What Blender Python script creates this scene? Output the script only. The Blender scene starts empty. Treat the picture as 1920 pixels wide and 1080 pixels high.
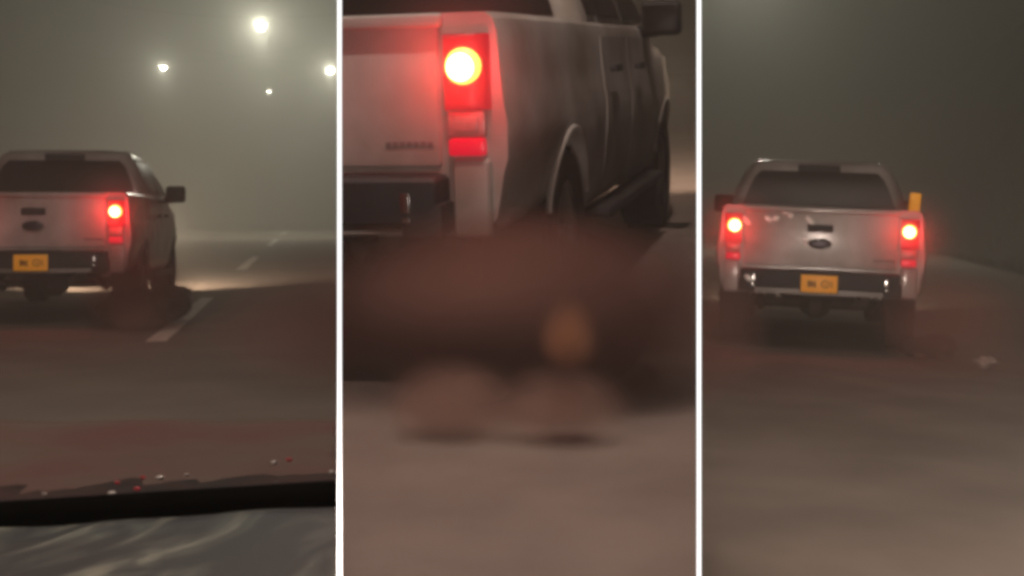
import bpy, bmesh, math, random
from mathutils import Vector, Matrix, noise
random.seed(7)
S = bpy.context.scene
COL = S.collection
R = math.radians

# ------------------------------------------------------------------ camera
F = 2535.0            # focal length in pixels of the 1920 px wide photograph
CAMZ = 1.08           # phone height inside the following car
HOR = 405.0           # horizon row
cd = bpy.data.cameras.new("camera"); cam = bpy.data.objects.new("camera", cd); COL.objects.link(cam)
cam.location = (0, 0, CAMZ); cam.rotation_euler = (R(90), 0, 0)
cd.sensor_width = 36.0; cd.lens = F/1920*36.0; cd.shift_y = -(540-HOR)/1920
cd.clip_start = 0.05; cd.clip_end = 4000
S.camera = cam

# ------------------------------------------------------------------ world (night sky over fog)
w = bpy.data.worlds.new("World"); S.world = w; w.use_nodes = True
bg = w.node_tree.nodes["Background"]
bg.inputs[0].default_value = (1.0, 0.96, 0.86, 1); bg.inputs[1].default_value = 0.017
S.view_settings.view_transform = 'Standard'; S.view_settings.look = 'None'
S.view_settings.exposure = 0; S.view_settings.gamma = 1
S.cycles.volume_bounces = 1; S.cycles.max_bounces = 5; S.cycles.diffuse_bounces = 2
S.cycles.glossy_bounces = 2; S.cycles.transmission_bounces = 2
S.cycles.volume_step_rate = 1.0; S.cycles.volume_max_steps = 64
S.cycles.use_denoising = True; S.cycles.sample_clamp_indirect = 3
S.cycles.filter_width = 4.2

HAZE = 0.0175
BEAM = 520            # following car's dipped headlights, each bay

# ------------------------------------------------------------------ materials
def mat(name, base, rough=0.6, metal=0.0, coat=0.0, emit=None, estr=0.0, bump=0.0, bscale=40, var=0.0, vscale=3.0, var2=None):
    m = bpy.data.materials.new(name); m.use_nodes = True
    nt = m.node_tree; b = nt.nodes["Principled BSDF"]
    b.inputs["Base Color"].default_value = (*base, 1); b.inputs["Roughness"].default_value = rough
    b.inputs["Metallic"].default_value = metal; b.inputs["Coat Weight"].default_value = coat
    b.inputs["Coat Roughness"].default_value = 0.15
    if emit:
        b.inputs["Emission Color"].default_value = (*emit, 1); b.inputs["Emission Strength"].default_value = estr
    if bump or var:
        tc = nt.nodes.new("ShaderNodeTexCoord")
    if var:
        n = nt.nodes.new("ShaderNodeTexNoise"); n.inputs["Scale"].default_value = vscale; n.inputs["Detail"].default_value = 6
        nt.links.new(tc.outputs["Object"], n.inputs["Vector"])
        r = nt.nodes.new("ShaderNodeValToRGB")
        c2 = var2 or tuple(c*(1-var) for c in base)
        r.color_ramp.elements[0].position = 0.35; r.color_ramp.elements[0].color = (*c2, 1)
        r.color_ramp.elements[1].position = 0.65; r.color_ramp.elements[1].color = (*base, 1)
        nt.links.new(n.outputs["Fac"], r.inputs["Fac"]); nt.links.new(r.outputs["Color"], b.inputs["Base Color"])
    if bump:
        n = nt.nodes.new("ShaderNodeTexNoise"); n.inputs["Scale"].default_value = bscale; n.inputs["Detail"].default_value = 5
        nt.links.new(tc.outputs["Object"], n.inputs["Vector"])
        bp = nt.nodes.new("ShaderNodeBump"); bp.inputs["Strength"].default_value = bump; bp.inputs["Distance"].default_value = 0.01
        nt.links.new(n.outputs["Fac"], bp.inputs["Height"]); nt.links.new(bp.outputs["Normal"], b.inputs["Normal"])
    return m
M = {}
M['paint'] = mat("dusty_white_paint", (0.50, 0.47, 0.45), 0.42, coat=0.35, var=0.25, vscale=2.2, var2=(0.27, 0.235, 0.205))
M['black'] = mat("black_plastic", (0.018, 0.015, 0.018), 0.62, var=0.4, vscale=9)
M['glass'] = mat("tinted_glass", (0.012, 0.007, 0.007), 0.32)
M["glass"].node_tree.nodes["Principled BSDF"].inputs["Specular IOR Level"].default_value = .22
M['rubber'] = mat("tyre_rubber", (0.02, 0.018, 0.017), 0.85, bump=0.4)
M['rim'] = mat("grey_alloy", (0.3, 0.28, 0.26), 0.4, metal=0.7)
M['chrome'] = mat("chrome", (0.75, 0.75, 0.75), 0.18, metal=1.0)
M['steel'] = mat("underbody_steel", (0.05, 0.035, 0.03), 0.7, var=0.5, vscale=8)
M['red_lens'] = mat("red_lens", (0.18, 0.002, 0.008), 0.4, emit=(1.0, 0.0, 0.03), estr=0.36)
M['red_dim'] = mat("red_lens_unlit", (0.32, 0.05, 0.06), 0.3, emit=(1.0, 0.03, 0.06), estr=0.10)
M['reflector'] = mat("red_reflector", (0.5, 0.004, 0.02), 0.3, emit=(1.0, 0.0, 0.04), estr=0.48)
M['bulb'] = mat("lit_bulb", (0.9, 0.6, 0.3), 0.4, emit=(1.0, 0.48, 0.06), estr=3.0)
M['hot'] = mat("lit_bulb_centre", (1, 1, 0.8), 0.4, emit=(1.0, 0.9, 0.42), estr=7)
M['clear'] = mat("reverse_lens", (0.45, 0.22, 0.22), 0.3)
M['plate'] = mat("yellow_plate", (0.85, 0.36, 0.02), 0.45, emit=(1.0, 0.36, 0.01), estr=0.16)
M['plate_ink'] = mat("plate_figures", (0.30, 0.11, 0.01), 0.6)
M['badge'] = mat("dark_badge", (0.04, 0.035, 0.045), 0.35, metal=0.4)
M['letters'] = mat("grey_letters", (0.16, 0.12, 0.12), 0.5)
M['amber'] = mat("amber_indicator", (0.9, 0.4, 0.03), 0.35, emit=(1.0, 0.36, 0.01), estr=0.5)
M['headlens'] = mat("headlamp_lens", (0.9, 0.88, 0.8), 0.2, emit=(1.0, 0.85, 0.62), estr=6)
M['marking'] = mat("road_paint", (0.82, 0.76, 0.68), 0.7, var=0.3, vscale=6, bump=0.2)

def road_mat(name, a, b, sc=0.7):
    m = mat(name, a, 0.85, var=1, vscale=sc, var2=b, bump=0.12, bscale=60)
    return m
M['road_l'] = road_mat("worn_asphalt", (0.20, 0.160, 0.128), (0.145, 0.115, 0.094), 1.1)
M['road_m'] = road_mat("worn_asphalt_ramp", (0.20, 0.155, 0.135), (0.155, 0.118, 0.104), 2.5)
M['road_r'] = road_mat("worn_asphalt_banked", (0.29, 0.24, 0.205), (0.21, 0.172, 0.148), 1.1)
M['earth'] = mat("dark_earth", (0.03, 0.028, 0.02), 0.95, var=0.6, vscale=0.4, bump=0.5, bscale=6)

def volume(name, col, dens, aniso=0.5, soft=False, nscale=2.0, thr=0.0, power=1.5):
    m = bpy.data.materials.new(name); m.use_nodes = True; nt = m.node_tree
    nt.nodes.remove(nt.nodes["Principled BSDF"]); out = nt.nodes["Material Output"]
    v = nt.nodes.new("ShaderNodeVolumePrincipled")
    v.inputs["Color"].default_value = (*col, 1); v.inputs["Density"].default_value = dens
    v.inputs["Anisotropy"].default_value = aniso
    nt.links.new(v.outputs[0], out.inputs["Volume"])
    if soft:
        tc = nt.nodes.new("ShaderNodeTexCoord")
        ln = nt.nodes.new("ShaderNodeVectorMath"); ln.operation = 'LENGTH'
        nt.links.new(tc.outputs["Object"], ln.inputs[0])
        mr = nt.nodes.new("ShaderNodeMapRange"); mr.inputs["From Min"].default_value = 1.0; mr.inputs["From Max"].default_value = 0.1
        nt.links.new(ln.outputs["Value"], mr.inputs["Value"])
        pw = nt.nodes.new("ShaderNodeMath"); pw.operation = 'POWER'; pw.inputs[1].default_value = power
        nt.links.new(mr.outputs[0], pw.inputs[0])
        n = nt.nodes.new("ShaderNodeTexNoise"); n.inputs["Scale"].default_value = nscale; n.inputs["Detail"].default_value = 1
        nt.links.new(tc.outputs["Object"], n.inputs["Vector"])
        a = nt.nodes.new("ShaderNodeMapRange"); a.inputs["From Min"].default_value = 0.3; a.inputs["From Max"].default_value = 0.7
        a.inputs["To Min"].default_value = 0.45; a.inputs["To Max"].default_value = 1.3
        nt.links.new(n.outputs["Fac"], a.inputs["Value"])
        mu = nt.nodes.new("ShaderNodeMath"); mu.operation = 'MULTIPLY'
        nt.links.new(pw.outputs[0], mu.inputs[0]); nt.links.new(a.outputs[0], mu.inputs[1])
        m2 = nt.nodes.new("ShaderNodeMath"); m2.operation = 'MULTIPLY'; m2.inputs[1].default_value = dens
        nt.links.new(mu.outputs[0], m2.inputs[0]); nt.links.new(m2.outputs[0], v.inputs["Density"])
    return m

# ------------------------------------------------------------------ helpers
def link(name, bm, m, parent=None, smooth=35):
    me = bpy.data.meshes.new(name); bmesh.ops.recalc_face_normals(bm, faces=bm.faces)
    bm.to_mesh(me); bm.free()
    ms = m if isinstance(m, (list, tuple)) else [m]
    for x in ms: me.materials.append(x)
    if smooth:
        for p in me.polygons: p.use_smooth = True
        me.set_sharp_from_angle(angle=R(smooth))
    o = bpy.data.objects.new(name, me); COL.objects.link(o)
    if parent: o.parent = parent
    return o
def tag(o, label=None, cat=None, group=None, kind=None):
    if label: o["label"] = label
    if cat: o["category"] = cat
    if group: o["group"] = group
    if kind: o["kind"] = kind
    return o
def empty(name, loc=(0, 0, 0)):
    o = bpy.data.objects.new(name, None); COL.objects.link(o); o.location = loc; o.empty_display_size = .2
    return o
def box(bm, c, s, bev=0.0, rot=None, taper=None, seg=2):
    t = bmesh.new(); bmesh.ops.create_cube(t, size=1.0)
    bmesh.ops.scale(t, vec=s, verts=t.verts)
    if taper:   # (axis, amount at + end on the two others)
        ax, k = taper
        for v in t.verts:
            if v.co[ax] > 0:
                for j in range(3):
                    if j != ax: v.co[j] *= k
    if bev: bmesh.ops.bevel(t, geom=t.edges[:], offset=bev, segments=seg, affect='EDGES', profile=0.6)
    if rot: bmesh.ops.rotate(t, matrix=rot, verts=t.verts)
    bmesh.ops.translate(t, vec=c, verts=t.verts)
    me = bpy.data.meshes.new("tmp"); t.to_mesh(me); t.free(); bm.from_mesh(me); bpy.data.meshes.remove(me)
def lathe(bm, prof, axis='X', seg=28, c=(0, 0, 0)):
    rings = []
    for i in range(seg):
        a = 2*math.pi*i/seg; ring = []
        for (r, h) in prof:
            p = {'X': (h, r*math.cos(a), r*math.sin(a)), 'Y': (r*math.cos(a), h, r*math.sin(a)), 'Z': (r*math.cos(a), r*math.sin(a), h)}[axis]
            ring.append(bm.verts.new((p[0]+c[0], p[1]+c[1], p[2]+c[2])))
        rings.append(ring)
    for i in range(seg):
        A, B = rings[i], rings[(i+1) % seg]
        for k in range(len(prof)-1): bm.faces.new((A[k], A[k+1], B[k+1], B[k]))
    bmesh.ops.remove_doubles(bm, verts=bm.verts, dist=1e-5)
def tube(bm, pts, r, seg=8):
    pts = [Vector(p) for p in pts]; rings = []
    for i, p in enumerate(pts):
        d = (pts[min(i+1, len(pts)-1)]-pts[max(i-1, 0)]).normalized()
        u = d.orthogonal().normalized() if i == 0 else (pu - d*pu.dot(d)).normalized()
        pu = u; v = d.cross(u); rr = r[i] if isinstance(r, (list, tuple)) else r
        rings.append([bm.verts.new(p+u*rr*math.cos(2*math.pi*k/seg)+v*rr*math.sin(2*math.pi*k/seg)) for k in range(seg)])
    for a, b in zip(rings, rings[1:]):
        for k in range(seg): bm.faces.new((a[k], a[(k+1) % seg], b[(k+1) % seg], b[k]))
    bm.faces.new(rings[0]); bm.faces.new(rings[-1][::-1])
def loft(bm, rings, cap=True):
    R_ = [[bm.verts.new(p) for p in r] for r in rings]; n = len(R_[0])
    for a, b in zip(R_, R_[1:]):
        for k in range(n): bm.faces.new((a[k], a[(k+1) % n], b[(k+1) % n], b[k]))
    if cap: bm.faces.new(R_[0][::-1]); bm.faces.new(R_[-1])
def slab(bm, quad, th, nx=1):   # quad of 4 points, thickness along its normal (outwards)
    q = [Vector(p) for p in quad]; n = (q[1]-q[0]).cross(q[3]-q[0]).normalized()
    loft(bm, [[p for p in q], [p+n*th for p in q]])
def boolean(o, cutters):
    for c in cutters:
        md = o.modifiers.new("cut", 'BOOLEAN'); md.operation = 'DIFFERENCE'; md.object = c; md.solver = 'EXACT'
    dg = bpy.context.evaluated_depsgraph_get(); ev = o.evaluated_get(dg)
    me = bpy.data.meshes.new_from_object(ev)
    o.modifiers.clear(); old = o.data; o.data = me; bpy.data.meshes.remove(old)
    for c in cutters: bpy.data.objects.remove(c)
    for p in me.polygons: p.use_smooth = True
    me.set_sharp_from_angle(angle=R(32))
def px(x, d): return (x-960)/F*d            # lateral metres of a photo column at depth d

# bay planes: added side walls of each bay run along sight lines of the photo's white dividers
def bisect(bm, column, keep):   # keep 'left' or 'right' of the divider plane
    k = (column-960)/F
    n = Vector((1, -k, 0)).normalized()      # points to +x side
    bmesh.ops.bisect_plane(bm, geom=bm.verts[:]+bm.edges[:]+bm.faces[:], plane_co=(0, 0, 0), plane_no=n,
                           clear_outer=(keep == 'left'), clear_inner=(keep == 'right'))

def lump(bm, c, s, seed, amp=.22, floor=True):
    t = bmesh.new(); bmesh.ops.create_icosphere(t, subdivisions=4, radius=1)
    for v in t.verts:
        k = 1+amp*noise.noise(v.co*1.6+Vector((seed, 0, 0)))+amp*.5*noise.noise(v.co*3.7+Vector((0, seed, 0)))
        v.co = Vector((v.co.x*s[0], v.co.y*s[1], v.co.z*s[2]))*k+Vector(c)
        v.co.z = max(v.co.z, .004) if floor else v.co.z
    me = bpy.data.meshes.new("t"); t.to_mesh(me); t.free(); bm.from_mesh(me); bpy.data.meshes.remove(me)

# ------------------------------------------------------------------ added dividing walls: keep each bay's light apart, edges draw white bars
def divider(c0, c1, label):
    t = empty("added_wall", (px((c0+c1)/2, 1.2), 1.2, 0))
    cm = (c0+c1)/2; th = (c1-c0)/F*1.2
    d0, d1 = 1.21, 115.0
    bm = bmesh.new()
    def pt(d, s, z):
        k = (cm-960)/F; n = Vector((1, -k, 0)).normalized()
        p = Vector((k*d, d, z)) + n*s*th*0.48
        return p - Vector(t.location)
    top = lambda d: CAMZ + 0.175*d if d < 1.3 else 21
    loft(bm, [[pt(d0, -1, .2), pt(d0, 1, .2), pt(d0, 1, top(d0)), pt(d0, -1, top(d0))],
              [pt(2.0, -1, -2.7), pt(2.0, 1, -2.7), pt(2.0, 1, 18), pt(2.0, -1, 18)],
              [pt(d1, -1, -2.7), pt(d1, 1, -2.7), pt(d1, 1, top(d1)), pt(d1, -1, top(d1))]])
    p = link("wall_panel", bm, M['wall'], t, 0)
    bm = bmesh.new()
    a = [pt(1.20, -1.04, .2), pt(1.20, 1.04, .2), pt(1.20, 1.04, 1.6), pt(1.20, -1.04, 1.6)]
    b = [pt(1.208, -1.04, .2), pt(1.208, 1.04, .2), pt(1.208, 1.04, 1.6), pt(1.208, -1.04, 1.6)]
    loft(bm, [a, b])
    e = link("white_edge", bm, M['strip'], t, 0)
    tag(t, label, "added wall", "added walls with glowing white edges between the three bays")
M['wall'] = mat("added_wall_sheet", (0.16, 0.15, 0.14), 0.9, var=0.2, vscale=2)
M['strip'] = mat("glowing_white_edge", (0.85, 0.85, 0.85), 0.5, emit=(1, 1, 1), estr=1.7)  # emission only keeps the wall edge white; no lamp here
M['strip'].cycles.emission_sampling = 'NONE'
divider(633, 640, "added tall thin wall with glowing white front edge, left of the close pickup's tail lamp")
divider(1307, 1314, "added tall thin wall with glowing white front edge, right of the close pickup's front wheel")

# ------------------------------------------------------------------ bay frames
class Frame:
    def __init__(s, x, d, z, yaw, pitch=0, roll=0):
        s.loc = Vector((x, d, z)); s.m = Matrix.Translation(s.loc) @ Matrix.Rotation(-R(yaw), 4, 'Z') @ Matrix.Rotation(R(pitch), 4, 'X') @ Matrix.Rotation(R(roll), 4, 'Y')
LEFT = Frame(px(63, 13.0), 13.0, 0.0, -8.75)
MID = Frame(-0.876, 4.97, 0.48, 13.5, 7.0)
RIGHT = Frame(px(1530, 12.07), 12.07, -0.155, 11.6, 0, 2.2)

def ground(name, fr, m, x0, x1, y0, y1, cols, nx=24, ny=60):
    bm = bmesh.new(); g = []
    for j in range(ny+1):
        y = y0 + (y1-y0)*(j/ny)**2.2
        g.append([bm.verts.new((x0+(x1-x0)*i/nx, y, 0)) for i in range(nx+1)])
    for j in range(ny):
        for i in range(nx): bm.faces.new((g[j][i], g[j][i+1], g[j+1][i+1], g[j+1][i]))
    bm.transform(fr.m)
    for c, k in cols: bisect(bm, c, k)
    bmesh.ops.delete(bm, geom=[v for v in bm.verts if v.co.y < 0.4 and False], context='VERTS')
    bm.transform(fr.m.inverted())
    o = link(name, bm, m, None, 0); o.matrix_world = fr.m
    for p in o.data.polygons:
        pass
    tag(o, kind="structure"); return o
ground("ground", Frame(0, 0, -2.6, 0), M['earth'], -1500, 1500, -60, 3000, [])
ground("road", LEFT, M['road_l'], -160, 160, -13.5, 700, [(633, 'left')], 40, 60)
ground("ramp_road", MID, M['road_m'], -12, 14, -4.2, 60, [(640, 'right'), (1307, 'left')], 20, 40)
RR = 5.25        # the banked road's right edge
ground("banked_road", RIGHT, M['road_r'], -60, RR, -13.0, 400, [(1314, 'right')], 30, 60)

# roadside bank beyond the banked road's right edge
bm = bmesh.new(); g = []
prof = [(0, 0.012), (0.5, 0.03), (1.0, .40), (1.8, 1.5), (3.0, 3.4), (5.0, 6.8), (8, 11.5), (13, 18), (22, 26), (40, 34)]
for j in range(70):
    y = -13 + 420*(j/69)**1.9; row = []
    for k, (u, z) in enumerate(prof):
        n = noise.noise(Vector((u*.4, y*.25, 3)))*min(1, u*.25)*.7
        row.append(bm.verts.new((RR-0.02+u+.25*noise.noise(Vector((0, y*.3, 1)))*(k > 0), y, z+(n if k > 1 else 0))))
    g.append(row)
for a, b in zip(g, g[1:]):
    for k in range(len(prof)-1): bm.faces.new((a[k], a[k+1], b[k+1], b[k]))
bm.transform(RIGHT.m); bisect(bm, 1314, 'right'); bm.transform(RIGHT.m.inverted())
bank = link("roadside_bank", bm, M['earth'], None, 60); bank.matrix_world = RIGHT.m; tag(bank, kind="structure")
# rough grass on the bank
gm = mat("dark_grass", (0.05, 0.052, 0.028), 0.9, var=0.5, vscale=2)
bm = bmesh.new(); rg = random.Random(3)
for i in range(9000):
    y = 3 + 70*rg.random()**1.5; u = 0.15 + 5*rg.random()**1.6
    z = 0.0
    for (u0, z0), (u1, z1) in zip(prof, prof[1:]):
        if u0 <= u <= u1: z = z0+(z1-z0)*(u-u0)/(u1-u0)
    a = rg.random()*6.28; h = .12+.22*rg.random(); wd = .02+.02*rg.random()
    b = Vector((RR+u, y, z-.05)); s = Vector((math.cos(a), math.sin(a), 0))*wd
    l = Vector((rg.uniform(-.1, .1), rg.uniform(-.1, .1), h))
    bm.faces.new([bm.verts.new(b-s), bm.verts.new(b+s), bm.verts.new(b+l)])
gr = link("grass", bm, gm, None, 0); gr.matrix_world = RIGHT.m; tag(gr, kind="stuff")

# lane dashes of the left road (measured along the dash line)
def dash(d0, d1, wd, label):
    yaw = R(-8.75); dirv = Vector((math.sin(yaw), math.cos(yaw), 0)); rt = Vector((dirv.y, -dirv.x, 0))
    P = Vector((-3.43, 14.04, 0)); a = P+dirv*((d0-14.04)/dirv.y); b = P+dirv*((d1-14.04)/dirv.y)
    n = 14; bm = bmesh.new(); L = []; Rr = []
    rg = random.Random(int(d0*10))
    for i in range(n+1):
        p = a.lerp(b, i/n)-a
        L.append(bm.verts.new(p-rt*(wd/2+rg.uniform(-.008, .008)))); Rr.append(bm.verts.new(p+rt*(wd/2+rg.uniform(-.008, .008))))
    for i in range(n): bm.faces.new((L[i], Rr[i], Rr[i+1], L[i+1]))
    o = link("lane_dash", bm, M['marking'], None, 0); o.location = a+Vector((0, 0, .004)); tag(o, kind="structure")
dash(11.6, 17.8, .17, ""); dash(27.2, 35.6, .2, ""); dash(48.5, 62, .24, ""); dash(76, 98, .26, "")

# ------------------------------------------------------------------ the pickup
def build_pickup(root, rear_only=False, amber=False, variant=0):
    P = []
    def add(name, bm, m, parent=None, smooth=35, label=None):
        o = link(name, bm, m, parent or root, smooth); P.append(o)
        if label: o["label"] = label
        return o
    # --- lower body
    def top(y):
        if y < 3.75: return 1.31
        if y < 4.0: return 1.31-(y-3.75)*.4
        return 1.21-(y-4.0)**1.6*.14
    def wid(y):
        if y < .22: return .945+.055*math.sqrt(max(0, 1-((.22-y)/.22)**2))
        if y < 4.3: return 1.0
        return 1.0-((y-4.3)/.9)**2.2*.17
    def bot(y):
        if y < .9: return .53
        if y < 1.6: return .53-(y-.9)/.7*.11
        if y < 4.6: return .42
        return .42+(y-4.6)*.12
    ys = [.03, .05, .08, .13, .22, .5, .8, 1.1, 1.4, 1.62, 1.64, 2.2, 2.8, 3.4, 3.75, 4.0, 4.3, 4.6, 4.85, 5.0, 5.1, 5.16]
    rings = []
    for y in ys:
        t, wv, b = top(y), wid(y), bot(y)
        e = 1.0-(0.03 if y > 5.05 else 0)-(.05 if y > 5.12 else 0)
        fr = 1.0
        if y > 5.0: t -= (y-5.0)*1.2
        prof = [(.70, b), (.84, b+.012), (.885, b+.07), (.912, b+.22), (.928, .80), (.93, .92), (.915, 1.02), (.905, 1.12), (.90, t-.07), (.885, t-.022), (.855, t)]
        hl = [(x*wv*e, y, min(z, t) if z > 1.0 else z) for x, z in prof]
        ring = hl + [(0.3, y, t+.0), (-0.3, y, t)] + [(-x, yy, z) for x, yy, z in reversed(hl)]
        rings.append(ring)
    bm = bmesh.new(); loft(bm, rings)
    body = add("body", bm, M['paint'])
    cut = []
    bm = bmesh.new(); box(bm, (0, .9-.02, 1.15), (1.50, 1.44, .6)); c = link("cutter", bm, M['black']); cut.append(c)
    for yy in (1.12, 4.36):
        bm = bmesh.new(); lathe(bm, [(0, -1.3), (.435, -1.3), (.435, 1.3), (0, 1.3)], 'X', 40, (0, yy, .40)); c = link("cutter", bm, M['black']); cut.append(c)
    # recess behind the rear window / tailgate gap
    boolean(body, cut)
    # bed floor liner
    bm = bmesh.new(); box(bm, (0, .88, .84), (1.49, 1.42, .03)); add("bed_liner", bm, M['black'], smooth=0)
    # wheel arch lips
    for yy in (1.12, 4.36):
        for s in (-1, 1):
            bm = bmesh.new()
            wv = wid(yy+.1)
            pts = []
            for k in range(19):
                a = R(17+146*k/18); zz_ = .40+.447*math.sin(a); bx = .905+.025*max(0, min(1, (zz_-.6)/.22)); pts.append((s*(bx*wid(yy+.447*math.cos(a))-.004), yy+.447*math.cos(a), zz_))
            tube(bm, pts, .013, 8); add("wheel_arch", bm, M['paint'])
    # door lines and handles (cab sides)
    for s in (-1, 1):
        for (ya, yb) in ((1.98, 2.80), (2.815, 3.78)):
            bm = bmesh.new()
            pr = [(.887, .50), (.915, .64), (.931, .80), (.933, .92), (.918, 1.02), (.908, 1.12), (.903, 1.235)]
            A = [bm.verts.new((s*x, ya, z)) for x, z in pr]; B = [bm.verts.new((s*x, yb, z)) for x, z in pr]
            A2 = [bm.verts.new((s*(x-.03), ya, z)) for x, z in pr]; B2 = [bm.verts.new((s*(x-.03), yb, z)) for x, z in pr]
            for k in range(len(pr)-1):
                bm.faces.new((A[k], A[k+1], B[k+1], B[k])); bm.faces.new((A[k], A2[k], A2[k+1], A[k+1])); bm.faces.new((B[k], B[k+1], B2[k+1], B2[k]))
            bm.faces.new((A[-1], A2[-1], B2[-1], B[-1])); bm.faces.new((A[0], B[0], B2[0], A2[0]))
            dr = add("door", bm, M['paint'], smooth=50)
            bm = bmesh.new(); box(bm, (s*.955, ya+.16 if ya < 2.5 else ya+.14, 1.08), (.035, .20, .035), .01)
            add("door_handle", bm, M['chrome' if False else 'black'], dr)
        bm = bmesh.new(); box(bm, (s*.90, 2.8, .40), (.14, 2.05, .05), .02); add("side_step", bm, M['black'])
    # --- cab
    cab = [(1.27, 1.60, 4.06, .875), (1.33, 1.61, 3.98, .868), (1.42, 1.635, 3.80, .838), (1.52, 1.665, 3.58, .80), (1.62, 1.70, 3.36, .755),
           (1.70, 1.735, 3.19, .712), (1.745, 1.765, 3.08, .680), (1.775, 1.81, 2.99, .635), (1.795, 1.88, 2.90, .57), (1.805, 2.0, 2.78, .46), (1.812, 2.2, 2.6, .25)]
    def cabring(z, yb, yf, hw, n=6, cr=.11):
        cr = min(cr, hw*.4); pts = []
        for cx, cy, a0 in ((hw-cr, yf-cr, 0), (-(hw-cr), yf-cr, 90), (-(hw-cr), yb+cr, 180), (hw-cr, yb+cr, 270)):
            for k in range(n+1):
                a = R(a0+90*k/n); pts.append((cx+cr*math.cos(a), cy+cr*math.sin(a), z+(.012*(1-(cx/hw)**2))))
        return pts
    bm = bmesh.new(); loft(bm, [cabring(*c) for c in cab]); add("cab", bm, M['paint'], smooth=40)
    def ci(z, j):
        for a, b in zip(cab, cab[1:]):
            if a[0] <= z <= b[0]: f = (z-a[0])/(b[0]-a[0]); return a[j]+(b[j]-a[j])*f
    # rear window, gently curved strips
    bm = bmesh.new()
    def glasspatch(bm, f, us, zs, th=.012):
        G = [[f(u, z, 0) for u in us] for z in zs]; H = [[f(u, z, 1) for u in us] for z in zs]
        V = [[bm.verts.new(p) for p in r] for r in H]; W = [[bm.verts.new(p) for p in r] for r in G]
        nz, nu = len(zs), len(us)
        for i in range(nz-1):
            for j in range(nu-1):
                bm.faces.new((V[i][j], V[i][j+1], V[i+1][j+1], V[i+1][j]))
        for j in range(nu-1):
            bm.faces.new((V[0][j], W[0][j], W[0][j+1], V[0][j+1])); bm.faces.new((V[-1][j], V[-1][j+1], W[-1][j+1], W[-1][j]))
        for i in range(nz-1):
            bm.faces.new((V[i][0], V[i+1][0], W[i+1][0], W[i][0])); bm.faces.new((V[i][-1], W[i][-1], W[i+1][-1], V[i+1][-1]))
    zs = [1.335, 1.42, 1.52, 1.62, 1.685]
    glasspatch(bm, lambda u, z, k: (u*(ci(z, 3)-.115-(.03 if z > 1.66 else 0)), ci(z, 1)-.012*k+.02*(1-k), z), [i/6-1 for i in range(13)], zs)
    add("rear_window", bm, M['glass'], smooth=50)
    bm = bmesh.new()
    glasspatch(bm, lambda u, z, k: (u*(ci(z, 3)-.12), ci(z, 2)+.012*k-.02*(1-k), z), [i/6-1 for i in range(13)], [1.34, 1.42, 1.52, 1.62, 1.70])
    add("windscreen", bm, M['glass'], smooth=50)
    for s in (-1, 1):
        for (ya, yb) in ((1.80, 2.02), (2.06, 2.78), (2.86, 3.72)):
            bm = bmesh.new()
            def f(u, z, k, ya=ya, yb=yb):
                a = max(ya, ci(z, 1)+.13); b = min(yb, ci(z, 2)-.16)
                return (s*(ci(z, 3)+.008*k-.02*(1-k)), a+(b-a)*u, z)
            glasspatch(bm, f, [0, .25, .5, .75, 1], [1.335, 1.42, 1.52, 1.62, 1.69])
            add("side_window", bm, M['glass'], smooth=50)
    # high stop lamp and roof gutters
    bm = bmesh.new(); box(bm, (0, 1.742, 1.718), (.42, .05, .075), .012); add("high_stop_lamp", bm, M['black'])
    for s in (-1, 1):
        bm = bmesh.new(); tube(bm, [(s*.60, 1.86, 1.785), (s*.602, 2.1, 1.80), (s*.60, 2.7, 1.803), (s*.57, 2.95, 1.79)], .011, 6); add("roof_rail", bm, M['chrome'])
    # --- tailgate
    bm = bmesh.new()
    box(bm, (0, .055, 1.04), (1.335, .075, .535), .02, seg=3)
    box(bm, (0, .045, 1.285), (1.37, .11, .05), .018, seg=3)
    tg = add("tailgate", bm, M['paint'])
    bm = bmesh.new(); box(bm, (-.005, .008, 1.125), (.225, .03, .068), .01); add("tailgate_handle", bm, M['black'], tg)
    bm = bmesh.new()
    pr = [(0, -.014), (.06, -.014), (.09, -.01), (.104, -.004), (.104, .012), (0, .012)]
    lathe(bm, pr, 'Y', 32, (0, 0, 0)); bmesh.ops.scale(bm, vec=(1, 1, .46), verts=bm.verts); bmesh.ops.translate(bm, vec=(-.005, .008, .985), verts=bm.verts)
    em = add("oval_badge", bm, M['badge'], tg)
    bm = bmesh.new(); tube(bm, [(-.005+.104*math.cos(R(a)), -.006, .985+.048*math.sin(R(a))) for a in range(0, 361, 15)], .005, 6); add("badge_rim", bm, M['rim'], tg)
    # raised name badge: indistinct low letters
    bm = bmesh.new(); rg = random.Random(5)
    for k in range(7):
        box(bm, (.475+k*.0255, .0165, .856+rg.uniform(-.001, .001)), (.021, .006, .020), .002)
    add("name_badge", bm, M['letters'], tg)
    # --- tail lamps
    for s in (-1, 1):
        bm = bmesh.new()
        # wraps round the rear corner
        def lampring(z, k=1.0):
            return [(s*.69, -.005*k, z), (s*.77, -.012*k, z), (s*.832, .0, z), (s*.85, .03, z), (s*.85, .12, z), (s*.84, .13, z), (s*.69, .09, z)]
        zz = [.974, .985, 1.0, 1.1, 1.2, 1.225, 1.235]
        rr = [lampring(z, .3 if i in (0, len(zz)-1) else 1) for i, z in enumerate(zz)]
        if s < 0: rr = [r[::-1] for r in rr]
        loft(bm, rr); lamp = add("tail_lamp", bm, M['red_lens'], smooth=60)
        bm = bmesh.new(); lathe(bm, [(0, -.032), (.035, -.030), (.054, -.022), (.064, -.008), (.064, .02)], 'Y', 28, (s*.762, -.006, 1.125)); add("lit_bulb", bm, M['bulb'], lamp)
        bm = bmesh.new(); lathe(bm, [(0, -.043), (.028, -.041), (.042, -.034), (.048, -.026), (.042, -.01)], 'Y', 24, (s*.758, -.006, 1.122)); add("bulb_centre", bm, M['hot'], lamp)
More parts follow.
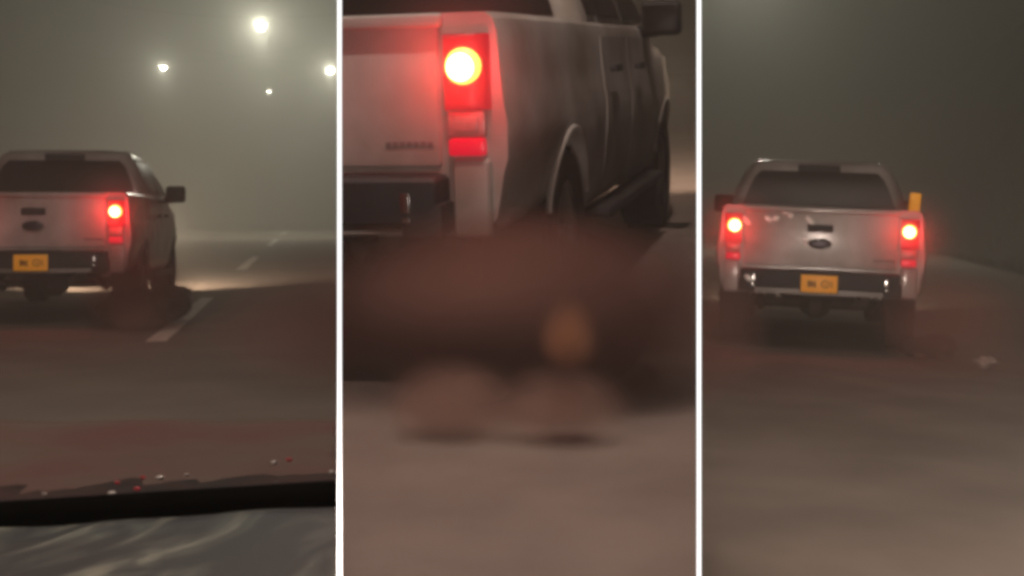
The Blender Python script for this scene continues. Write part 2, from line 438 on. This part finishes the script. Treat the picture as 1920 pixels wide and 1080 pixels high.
        bm = bmesh.new(); box(bm, (s*.765, .04, .925), (.135, .085, .09), .012); box(bm, (s*.765, -.0045, .925), (.085, .012, .055), .005); add("reversing_lens", bm, M['clear'], lamp)
        bm = bmesh.new(); box(bm, (s*.765, .035, .845), (.13, .095, .062), .012); add("reflector", bm, M['reflector'], lamp)
        # corner panel under the lamp
        bm = bmesh.new(); box(bm, (s*.775, .06, .665), (.14, .12, .28), .025, seg=3); add("corner_panel", bm, M['paint'])
        L = bpy.data.lights.new("tail_light", 'POINT'); L.color = (1.0, 0.004, 0.018); L.energy = 2.6; L.shadow_soft_size = .05
        lo = bpy.data.objects.new("tail_light", L); COL.objects.link(lo); lo.parent = root; lo.location = (s*.775, -.105, 1.11); P.append(lo)
    # --- bumper
    bm = bmesh.new()
    box(bm, (0, -.03, .665), (1.38, .20, .17), .03, seg=3); box(bm, (0, -.07, .745), (.55, .16, .02), .006)
    box(bm, (.63, -.045, .60), (.15, .17, .12), .02); box(bm, (-.63, -.045, .60), (.15, .17, .12), .02)
    bp = add("rear_bumper", bm, M['black'])
    bm = bmesh.new(); tube(bm, [(-.62, -.10, .562), (-.3, -.125, .556), (.3, -.125, .556), (.62, -.10, .562)], .009, 8); add("chrome_step", bm, M['rim'], bp)
    for s in (-1, 1):
        bm = bmesh.new(); box(bm, (s*.575, -.134, .665), (.035, .012, .07), .005); box(bm, (s*.578, -.137, .605), (.03, .014, .018), .004); add("bumper_glint", bm, M['chrome'], bp)  # chrome bits standing in for glints on the bumper
    # plate
    bm = bmesh.new(); box(bm, (0, -.145, .635), (.315, .008, .155), .004); pl = add("licence_plate", bm, M['plate'], bp)
    bm = bmesh.new(); box(bm, (0, -.1405, .635), (.335, .006, .175), .003); add("plate_frame", bm, M['black'], pl)
    ink = bmesh.new()
    rr_ = random.Random(9)
    z = .635
    for cx, ww, hh in ((-.088, .022, .06), (-.062, .02, .052), (-.036, .016, .058), (-.075, .05, .018), (-.06, .055, .012)):
        box(ink, (cx, -.1505-abs(cx)*.004, z+rr_.uniform(-.006, .006)), (ww, .004, hh), .003)
    tube(ink, [(.055+.035*math.cos(R(a)), -.150, z+.030*math.sin(R(a))) for a in range(0, 361, 20)], .0055, 6)
    tube(ink, [(.045, -.150, z+.005), (.055, -.150, z-.008), (.07, -.150, z+.004)], .006, 6)
    tube(ink, [(.105, -.150, z+.03), (.112, -.150, z-.03)], .005, 6)
    add("plate_figures", ink, M['plate_ink'], pl, 0)['kind'] = 'stuff'
    # --- wheels
    for yy in (1.12, 4.36):
        for s in (-1, 1):
            bm = bmesh.new(); cx = s*.775
            lathe(bm, [(.235, -.12), (.30, -.135), (.355, -.128), (.378, -.10), (.385, -.05), (.385, .05), (.378, .10), (.355, .128), (.30, .135), (.235, .12), (.235, -.12)], 'X', 40, (cx, yy, .385))
            for k in range(36):
                a = 2*math.pi*k/36
                box(bm, (cx+(.06 if k % 2 else -.06), yy+.384*math.cos(a), .385+.384*math.sin(a)), (.10, .03, .012), rot=Matrix.Rotation(a-math.pi/2, 3, 'X'))
            wh = add("wheel", bm, M['rubber'])
            bm = bmesh.new()
            lathe(bm, [(.24, s*-.10), (.235, s*.11), (.215, s*.10), (.20, s*.02), (.20, s*-.10)], 'X', 32, (cx, yy, .385))
            lathe(bm, [(0, s*.075), (.06, s*.07), (.07, s*.03), (0, s*.03)], 'X', 16, (cx, yy, .385))
            for k in range(6):
                a = 2*math.pi*k/6; box(bm, (cx+s*.055, yy+.13*math.cos(a), .385+.13*math.sin(a)), (.03, .17, .045), .008, rot=Matrix.Rotation(a, 3, 'X'))
            add("rim", bm, M['rim'], wh)
    # mudflaps
    for s in (-1, 1):
        bm = bmesh.new(); box(bm, (s*.76, .66, .36), (.25, .02, .34), .006); add("mud_flap", bm, M['rubber'])
    # --- underbody
    bm = bmesh.new(); tube(bm, [(-.72, 1.12, .385), (-.2, 1.12, .385), (.2, 1.12, .385), (.72, 1.12, .385)], .05, 10); lathe(bm, [(0, -.16), (.08, -.13), (.14, -.05), (.14, .05), (.08, .13), (0, .16)], 'X', 16, (0, 1.12, .385)); add("rear_axle", bm, M['steel'])
    for s in (-1, 1):
        bm = bmesh.new(); tube(bm, [(s*.52, .35, .50), (s*.52, .8, .40), (s*.52, 1.12, .34), (s*.52, 1.5, .40), (s*.52, 1.95, .50)], [.03, .035, .045, .035, .03], 6); add("leaf_spring", bm, M['steel'])
        bm = bmesh.new(); box(bm, (s*.42, 2.5, .52), (.09, 4.7, .12), .01); add("frame_rail", bm, M['steel'])
    bm = bmesh.new(); tube(bm, [(.34, .05, .47), (.34, .5, .46), (.28, .9, .52), (.25, 1.5, .5), (.25, 3.2, .42)], .032, 10); tube(bm, [(.25, 1.8, .44), (.25, 2.5, .42)], .09, 12); add("exhaust_pipe", bm, M['steel'])
    bm = bmesh.new(); tube(bm, [(0, 1.2, .42), (0, 3.2, .46)], .04, 8); add("drive_shaft", bm, M['steel'])
    bm = bmesh.new(); lathe(bm, [(.18, -.09), (.33, -.1), (.36, -.05), (.36, .05), (.33, .1), (.18, .09), (.18, -.09)], 'Z', 28, (0, .45, .58)); add("spare_wheel", bm, M['rubber'])
    bm = bmesh.new(); box(bm, (0, 4.0, .44), (1.1, 1.3, .16), .03); add("engine_undertray", bm, M['steel'])
    # --- mirrors
    for s in (-1, 1):
        bm = bmesh.new(); box(bm, (s*1.02, 3.42, 1.345), (.23, .13, .20), .045, seg=4); mi = add("wing_mirror", bm, M['black'])
        bm = bmesh.new(); tube(bm, [(s*.84, 3.48, 1.27), (s*.93, 3.46, 1.27), (s*.99, 3.43, 1.28)], [.04, .035, .04], 8); add("mirror_arm", bm, M['black'], mi)
        bm = bmesh.new(); box(bm, (s*1.02, 3.353, 1.345), (.18, .012, .155), .004); add("mirror_glass", bm, M['glass'], mi)
        if amber and s > 0:
            bm = bmesh.new(); box(bm, (s*1.085, 3.338, 1.40), (.12, .05, .27), .022, rot=Matrix.Rotation(.08, 3, 'Y'), seg=4); add("indicator", bm, M['amber'], mi, label="glowing amber indicator on the mirror")
    # --- front
    for s in (-1, 1):
        bm = bmesh.new(); box(bm, (s*.62, 5.10, .88), (.34, .10, .17), .03, seg=3); hl = add("headlamp", bm, M['headlens'])
        L = bpy.data.lights.new("headlight_beam", 'SPOT'); L.energy = 0; L.spot_size = R(80); L.spot_blend = 1.0; L.color = (1, .76, .55); L.shadow_soft_size = .08
        lo = bpy.data.objects.new("headlight_beam", L); COL.objects.link(lo); lo.parent = root; lo.location = (s*.62, 5.22, .86); lo.rotation_euler = (R(90+1.5), 0, 0); P.append(lo)
    bm = bmesh.new(); box(bm, (0, 5.13, .86), (.86, .06, .24), .02); add("grille", bm, M['black'])
    bm = bmesh.new(); box(bm, (0, 5.14, .56), (1.5, .16, .22), .05, seg=3); add("front_bumper", bm, M['paint'])
    return P
def place(root, fr): root.matrix_world = fr.m
HEAD = {}
def setup(fr, label, amber, head, tail):
    root = empty("pickup_truck"); P = build_pickup(root, amber=amber); place(root, fr)
    for o in P:
        if o.type == 'LIGHT':
            o.data.energy = head if o.data.type == 'SPOT' else tail
    tag(root, label, "pickup truck", "white double cab pickups with lit tail lamps")
    return root, P
tl, PL = setup(LEFT, "white pickup by the dashed lane line, seen from behind with street lamps beyond", False, 4400, 7.0)
tm, PM = setup(MID, "very close white pickup whose rear corner and right flank fill the middle bay", False, 1200, 4.2)
tr, PR = setup(RIGHT, "white pickup on the banked road, both tail lamps and an amber mirror glowing", True, 750, 4.6)
fleck = mat("painted_glint", (.95, .93, .88), .25, coat=.6)  # lamp glints on the right pickup's rear, painted as pale flecks
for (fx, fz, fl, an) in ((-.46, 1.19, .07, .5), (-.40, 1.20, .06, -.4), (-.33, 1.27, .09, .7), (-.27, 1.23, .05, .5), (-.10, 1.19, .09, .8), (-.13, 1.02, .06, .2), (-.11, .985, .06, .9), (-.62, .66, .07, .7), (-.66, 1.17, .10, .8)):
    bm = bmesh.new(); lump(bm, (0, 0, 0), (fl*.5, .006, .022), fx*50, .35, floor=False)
    o = link("painted_glint", bm, fleck, tr, 60); o.location = (fx, (.012 if fz > .8 else -.135), fz); o.rotation_euler = (0, an, 0)
# the middle pickup stands through its bay's walls: keep only what is inside
bpy.context.view_layer.update()
for o in PM:
    mw = o.matrix_world
    if o.type == 'LIGHT':
        p = mw.translation
        if not ((640-960)/F*p.y < p.x < (1307-960)/F*p.y): bpy.data.objects.remove(o)
        continue
    bm = bmesh.new(); bm.from_mesh(o.data); bm.transform(mw)
    bisect(bm, 641, 'right'); bisect(bm, 1306, 'left')
    n = len(bm.faces); bm.transform(mw.inverted())
    if n == 0:
        bm.free(); o["dead"] = 1; continue
    bm.to_mesh(o.data); bm.free()
dead = [o for o in PM if o.name in bpy.data.objects and o.get("dead")] if False else []
for o in list(bpy.data.objects):
    if o.get("dead"):
        for c in o.children: c.parent = tm
        bpy.data.objects.remove(o)

# ------------------------------------------------------------------ dragged bundles (the photograph shows them blurred beyond recognition)
M['cloth'] = mat("dark_brown_cloth", (0.035, 0.02, 0.017), 0.95, var=0.5, vscale=5, bump=0.6, bscale=14)
M['pale'] = mat("pale_sacking", (0.20, 0.12, 0.09), 0.95, var=0.3, vscale=8, bump=0.5, bscale=18)
def bundle(fr, off, k, label, seed, amp=.22):
    t = empty("cloth_bundle")
    bm = bmesh.new(); lump(bm, (0, .15*k, .22*k), (.55*k, .34*k, .27*k), seed, amp); lump(bm, (.3*k, .3*k, .27*k), (.3*k, .4*k, .25*k), seed+3, amp); link("dark_wrapping", bm, M['cloth'], t, 80)
    for c, s in (((-.2, -.22, .06), (.14, .11, .075)), ((.24, -.16, .05), (.13, .10, .05)), ((.30, -.16, .32), (.07, .05, .08))):
        bm = bmesh.new(); lump(bm, [v*k for v in c], [v*k for v in s], seed+c[0]*9, .15); link("pale_fold", bm, M['pale'], t, 80)
    t.matrix_world = fr.m @ Matrix.Translation(off)
    tag(t, label, "bundle", "dark bundles trailing beside the pickups' rear wheels"); return t
bundle(LEFT, (.98, .15, 0), .75, "dark blurry bundle beside the rear wheel of the pickup near the lane line", 2)
mb = bundle(MID, (.97, -.05, 0), .68, "large dark bundle with pale folds behind the close pickup's rear wheel", 7, .10)
bpy.context.view_layer.update()
for o in mb.children:
    bm = bmesh.new(); bm.from_mesh(o.data); bm.transform(o.matrix_world); bisect(bm, 641, 'right'); bisect(bm, 1306, 'left')
    bm.transform(o.matrix_world.inverted()); bm.to_mesh(o.data); bm.free()
bundle(RIGHT, (.98, .15, 0), .42, "small dark bundle under the right rear corner of the pickup with amber mirror", 11)

# dust puffs
def puff(name, fr, off, size, col, dens, label, aniso=.2, ns=1.6, power=1.5, cols=()):
    bm = bmesh.new(); bmesh.ops.create_icosphere(bm, subdivisions=3, radius=1.0)
    mw = fr.m @ Matrix.Translation(off) @ Matrix.Diagonal((*size, 1))
    o = link(name, bm, volume(name, col, dens, aniso, True, ns, power=power), None, 0); o.matrix_world = mw
    tag(o, kind="stuff"); return o
DK = (.26, .14, .12); BR = (.72, .49, .41)
puff("dust_cloud", LEFT, (1.0, -.3, .30), (.62, .5, .50), DK, 4.0, "", ns=1.0, power=1.0)
puff("dust_cloud", LEFT, (1.05, -.5, .12), (.35, .7, .28), BR, 1.6, "", ns=1.2, power=1.2)
puff("dust_cloud", MID, (1.02, -.15, .27), (.66, .42, .40), DK, 8.0, "", ns=1.2, power=1.0)
puff("dust_cloud", MID, (.35, -.05, .25), (.6, .5, .30), DK, 3.0, "", ns=1.0, power=1.0)
puff("dust_cloud", MID, (1.36, .0, .24), (.46, .42, .34), DK, 5.0, "", ns=1.2, power=1.0)
puff("pale_dust", MID, (.86, -.62, .10), (.26, .18, .16), BR, 14, "", ns=.9, power=1.6)
puff("pale_dust", MID, (1.20, -.64, .11), (.26, .16, .14), BR, 13, "", ns=.9, power=1.6)
puff("pale_dust", MID, (1.24, -.66, .33), (.11, .08, .13), (.75, .42, .26), 24, "", ns=.6, power=1.7)
puff("pale_dust", MID, (.92, -.40, .46), (.62, .3, .24), BR, 1.9, "", ns=.8, power=1.0)
puff("dust_cloud", RIGHT, (1.15, -.4, .36), (.75, .9, .48), BR, 1.5, "", ns=1.0, power=1.0)
puff("dust_cloud", RIGHT, (1.3, -.8, .12), (.6, 1.1, .35), BR, .6, "", ns=1.2, power=1.2)
# tinted puffs added to make the halo round the tail lamps
puff("lamp_halo", LEFT, (.77, -.12, 1.08), (.6, .35, .6), (.95, .8, .8), .7, "", ns=.5, power=1.2)
puff("lamp_halo", MID, (.77, -.10, 1.10), (.42, .22, .42), (.95, .6, .6), 1.0, "", ns=.5, power=1.2)
for s in (-1, 1): puff("lamp_halo", RIGHT, (s*.78, -.12, 1.08), (.5, .35, .5), (.95, .8, .8), .9, "", ns=.5, power=1.2)

# paper scrap on the banked road
bm = bmesh.new(); bmesh.ops.create_grid(bm, x_segments=8, y_segments=6, size=.5)
for v in bm.verts:
    v.co = Vector((v.co.x*.22, v.co.y*.16, .06+.10*noise.noise(v.co*1.9)+.02*noise.noise(v.co*6)))
    v.co.z = max(v.co.z, .004)
sc = link("paper_scrap", bm, mat("white_paper", (.88, .84, .80), .8), None, 0)
sc.modifiers.new("thickness", 'SOLIDIFY').thickness = .003
d = 1.25*F/(683-405); lp = RIGHT.m.inverted() @ Vector((px(1851, d), d, 0)); sc.matrix_world = RIGHT.m @ Matrix.Translation((lp.x, lp.y, 0)) @ Matrix.Rotation(.9, 4, 'Z')
tag(sc, "crumpled white paper scrap lying on the road right of the amber mirrored pickup", "paper scrap")
# dark stone beyond the left pickup
bm = bmesh.new(); lump(bm, (0, 0, .05), (.14, .10, .06), 4)
d = CAMZ*F/(552-405); st = link("stone", bm, M['steel'], None, 60); st.location = (px(338, d), d, 0); tag(st, "small dark stone on the road right of the left pickup, near the lane dash", "stone")

# ------------------------------------------------------------------ street lamps
M['lamp_lens'] = mat("lamp_lens", (1, 1, 1), .5, emit=(1.0, .97, .82), estr=16)
M['lamp_lens'].cycles.emission_sampling = 'NONE'
M['pole'] = mat("galvanised_pole", (.085, .083, .07), .9)
def street_lamp(col, row, height, power, size, label, squat=1.0, lens=None):
    d = (height-CAMZ)*F/(HOR-row); x = px(col, d)
    t = empty("street_lamp", (x, d, 0))
    bm = bmesh.new(); tube(bm, [(u, 0, height+.45+.012*(u*u)) for u in range(-9, 10)], .006, 6); link("span_wire", bm, M['pole'], t)
    bm = bmesh.new(); tube(bm, [(0, 0, height+.16), (0, 0, height+.45)], .012, 6); link("hanger", bm, M['pole'], t)
    bm = bmesh.new(); box(bm, (0, 0, height+.11), (.62, .32, .10), .04, seg=3); hd = link("lamp_head", bm, M['pole'], t)
    bm = bmesh.new(); lathe(bm, [(0, -.20), (.5, -.18), (.85, -.11), (1, 0), (.9, .06)], 'Z', 20); bmesh.ops.scale(bm, vec=(size, size*.6, squat), verts=bm.verts)
    bmesh.ops.translate(bm, vec=(0, 0, height+.03), verts=bm.verts); link("lamp_lens", bm, lens or M['lamp_lens'], hd)
    for kind, k in (('SPOT', .36), ('POINT', .40)):
        L = bpy.data.lights.new("street_light", kind); L.energy = power*k; L.shadow_soft_size = .07; L.color = (1.0, .97, .80)
        if kind == 'SPOT': L.spot_size = R(120); L.spot_blend = 1.0
        lo = bpy.data.objects.new("street_light", L); COL.objects.link(lo); lo.parent = t; lo.location = (0, -.34 if kind == 'POINT' else 0, height-.02 if kind == 'POINT' else height-.22*squat-.13)
    tag(t, label, "street lamp", "street lamps glowing in the fog")
    return t
street_lamp(490, 50, 10.5, 6500, .24, "brightest and highest street lamp glowing white in the fog", 1.15)
street_lamp(307, 128, 10.5, 3000, .20, "greenish white street lamp above the left pickup's mirror", .6)
street_lamp(620, 132, 10.5, 5500, .20, "street lamp beside the left added white wall edge, half cut by it", 1.0)
street_lamp(1400, -130, 10.5, 3000, .3, "unseen street lamp added just above the frame for the glow over the pickup with amber mirror", 1.0)  # unseen, added for the fog glow over the right bay
far = mat("far_lamp_lens", (1, 1, 1), .5, emit=(.9, .95, 1.0), estr=1.2); far.cycles.emission_sampling = 'NONE'
street_lamp(505, 172, 10.5, 350, .14, "faintest street lamp, below the brightest one", .6, far)

# ------------------------------------------------------------------ following car: bonnet edge, windscreen base
car = empty("following_car", (-.3, .9, 0))
CL = Vector(car.location)
def sheet(bm, rows, fz, cols):
    g = []
    for y in rows: g.append([bm.verts.new((c, y, fz(c, y))) for c in cols])
    for a, b in zip(g, g[1:]):
        for k in range(len(cols)-1): bm.faces.new((a[k], a[k+1], b[k+1], b[k]))
def clip_car(bm):
    bisect(bm, 633, 'left'); bmesh.ops.translate(bm, vec=-CL, verts=bm.verts)
# rows on the photo turned into real heights: bonnet 1.35-1.9 m ahead, seal 0.95-1.1 m, dashboard 0.55-0.93 m
def hz(row, d): return CAMZ-(row-HOR)/F*d
xs = [-.9+.9*i/60*1.0 for i in range(61)]
def slope(x, d): return ((x/d*F+960)/633)*40          # rises to the right by 40 rows
bm = bmesh.new()
ys = [1.25, 1.3, 1.4, 1.5, 1.6, 1.7, 1.8, 1.86, 1.90, 1.93, 1.94]
def bon(x, y):
    row = {1.25: 960}.get(y)
    f = (y-1.25)/.69
    row = 978-f*(66+26*noise.noise(Vector((x*16, 2, 2)))+9*noise.noise(Vector((x*50, 2, 7))))-(0 if f < .9 else 0)
    z = hz(row-slope(x, y)*(1-f*.6), y)
    z += .004*noise.noise(Vector((x*5, y*6, 1)))*(1)+.010*noise.noise(Vector((x*2.3, y*3, 9)))
    if y > 1.9: z -= (y-1.9)*1.2
    return z
sheet(bm, ys, bon, xs); clip_car(bm)
M['cowl'] = mat("dark_red_bonnet", (.05, .017, .015), .85, var=.5, vscale=9, var2=(.012, .007, .007), bump=.3, bscale=12)
bn = link("cowl", bm, M['cowl'], car, 80); bn.modifiers.new("thickness", 'SOLIDIFY').thickness = -.01
bm = bmesh.new()
pts = []
for i in range(50):
    x = -.55+.52*i/49; d = 1.0; pts.append((x, d, hz(972-slope(x, d)+14*0, d)))
tube(bm, pts, .0125, 12); clip_car(bm)
M['seal'] = mat("black_seal", (.002, .002, .002), 1.0); M['seal'].node_tree.nodes['Principled BSDF'].inputs['Specular IOR Level'].default_value = 0
link("windscreen_seal", bm, M['seal'], car, 60)
bm = bmesh.new()
dl = [.40, .5, .6, .7, .8, .88, .93, .965]
def dashz(x, y):
    f = (y-.40)/.565
    row = 1180-(1180-990)*f
    return hz(row-slope(x, y), y)+.0025*noise.noise(Vector((x*14, y*10, 5)))
sheet(bm, dl, dashz, [-.9+.9*i/90 for i in range(91)]); clip_car(bm)
dm = mat("dashboard_reflections", (.30, .29, .23), .6)  # blurred reflections painted in as mottled grey
nt = dm.node_tree; b = nt.nodes["Principled BSDF"]
tc = nt.nodes.new("ShaderNodeTexCoord"); mp = nt.nodes.new("ShaderNodeMapping"); mp.inputs["Scale"].default_value = (15, 3.2, 3); mp.inputs["Rotation"].default_value = (0, 0, .05)
n = nt.nodes.new("ShaderNodeTexNoise"); n.inputs["Scale"].default_value = 1.6; n.inputs["Detail"].default_value = 4; n.inputs["Distortion"].default_value = .8
r = nt.nodes.new("ShaderNodeValToRGB"); e = r.color_ramp.elements; e[0].position = .42; e[0].color = (.004, .005, .006, 1); e[1].position = .68; e[1].color = (.15, .15, .115, 1)
m_ = e.new(.52); m_.color = (.026, .030, .026, 1)
nt.links.new(tc.outputs["Object"], mp.inputs[0]); nt.links.new(mp.outputs[0], n.inputs["Vector"]); nt.links.new(n.outputs["Fac"], r.inputs[0]); nt.links.new(r.outputs[0], b.inputs["Base Color"])
link("dashboard_top", bm, dm, car, 80)
bm = bmesh.new()
def bon2(x, y):
    f = (y-1.72)/.63
    row = 945-150*f+12*noise.noise(Vector((x*4, 0, 3)))
    return hz(row, y)+.003*noise.noise(Vector((x*6, y*6, 4)))-max(0, f-.9)*.05
sheet(bm, [1.72+.63*i/14 for i in range(15)], bon2, [-1.4+1.4*i/70 for i in range(71)]); clip_car(bm)
M['bonnet'] = mat("bonnet_red_reflection", (.135, .095, .075), .8, var=1, vscale=3.6, var2=(.135, .058, .050), bump=.3, bscale=10)  # red reflection of the tail lamps painted into the colour
b2 = link("bonnet", bm, M['bonnet'], car, 80); b2.modifiers.new("thickness", 'SOLIDIFY').thickness = -.01
# water drops on the bonnet, their white and red glints painted as colour
wd = mat("drop_glint", (.8, .72, .68), .15, coat=1); wr = mat("drop_glint_red", (.8, .06, .09), .15, coat=1)
for (c, rw, s, m) in ((268, 895, 3.5, wr), (257, 917, 4.5, wr), (220, 905, 3.5, wr), (300, 896, 5.5, wd), (350, 890, 3, wd),
                      (514, 868, 4.5, wd), (542, 862, 4, wr), (622, 885, 4, wd), (518, 905, 2.8, wd), (83, 926, 3.2, wd), (210, 925, 5.5, wd)):
    d = 1.8 if rw < 850 else 1.5
    bm = bmesh.new(); bmesh.ops.create_icosphere(bm, subdivisions=2, radius=1.35*s/F*d)
    x = px(c, d)
    if rw < 850: d = 1.88; 
    for it in range(40):     # slide along the sight line until the drop sits on the bonnet
        x = px(c, d); z = hz(rw, d)
        if bon(x, d) > z: d -= .02
        else: d += .0
    bmesh.ops.scale(bm, vec=(1.2, 1, .7), verts=bm.verts); bmesh.ops.translate(bm, vec=(x, d, z), verts=bm.verts); bmesh.ops.translate(bm, vec=-CL, verts=bm.verts)
    link("water_drop", bm, m, bn, 80)
tag(car, "dark bonnet edge, black seal and grey dashboard with painted reflections at the bottom left corner", "car")

# dipped headlights of the following car, below the frame
def beam(x, d, z, aim, power, size=70, col=(1.0, .83, .74)):
    L = bpy.data.lights.new("dipped_beam", 'SPOT'); L.energy = power; L.spot_size = R(size); L.spot_blend = 1.0; L.color = col; L.shadow_soft_size = .09
    o = bpy.data.objects.new("dipped_beam", L); COL.objects.link(o); o.location = (x, d, z)
    o.rotation_euler = (Vector(aim)-Vector((x, d, z))).to_track_quat('-Z', 'Y').to_euler()
beam(-.75, 2.0, .62, (-3.4, 13, .5), BEAM*.8, 50)
beam(-.09, .85, .62, (-.15, 5, 1.0), BEAM*.24)
beam(.80, 1.6, .62, (3.4, 13, .6), BEAM*2.1, 46, (1, .80, .68))

# ------------------------------------------------------------------ the fog
bm = bmesh.new(); box(bm, (0, 190, 20.3), (700, 520, 48))
hz_ = link("haze", bm, volume("haze", (.84, .84, .78), HAZE, .55), None, 0); tag(hz_, kind="stuff")

L = bpy.data.lights.new("dash_fill", 'POINT'); L.energy = .5; L.color = (.95, 1, .88); L.shadow_soft_size = .06  # unseen fill lamp added to brighten the dashboard
o = bpy.data.objects.new("dash_fill", L); COL.objects.link(o); o.location = (-.45, .35, 1.45)

# unseen fill lamps added overhead to light each bay's road evenly
def overhead(x, d, power, label):
    t = empty("street_lamp", (x, d, 9.0))  # unseen fill lamp added here, not a street lamp of the place
    bm = bmesh.new(); box(bm, (0, 0, .06), (.3, .6, .10), .04, seg=3); hd = link("lamp_head", bm, M['pole'], t)
    bm = bmesh.new(); tube(bm, [(0, u, .42+.012*u*u) for u in range(-6, 7)], .006, 6); tube(bm, [(0, 0, .1), (0, 0, .42)], .012, 6); link("span_wire", bm, M['pole'], t)
    bm = bmesh.new(); box(bm, (0, 0, -.01), (.2, .4, .04), .01); link("lamp_lens", bm, M['lamp_lens'], hd)
    L = bpy.data.lights.new("street_light", 'SPOT'); L.spot_size = R(150); L.spot_blend = 1.0; L.energy = power; L.shadow_soft_size = .12; L.color = (1.0, .80, .68)  # added fill light for the bay
    o = bpy.data.objects.new("street_light", L); COL.objects.link(o); o.parent = t; o.location = (0, 0, -.15); o.rotation_euler = (R(25), 0, 0)
    tag(t, label, "street lamp", "unseen fill lamps added over the road outside the frame")
overhead(-1.6, 2.2, 1450, "unseen fill lamp added above the left bay, over the dark bonnet")
overhead(-.10, 1.6, 2300, "unseen fill lamp added above the middle bay, over the closest road")
overhead(1.6, 2.2, 1000, "unseen fill lamp added above the right bay, over its near road")
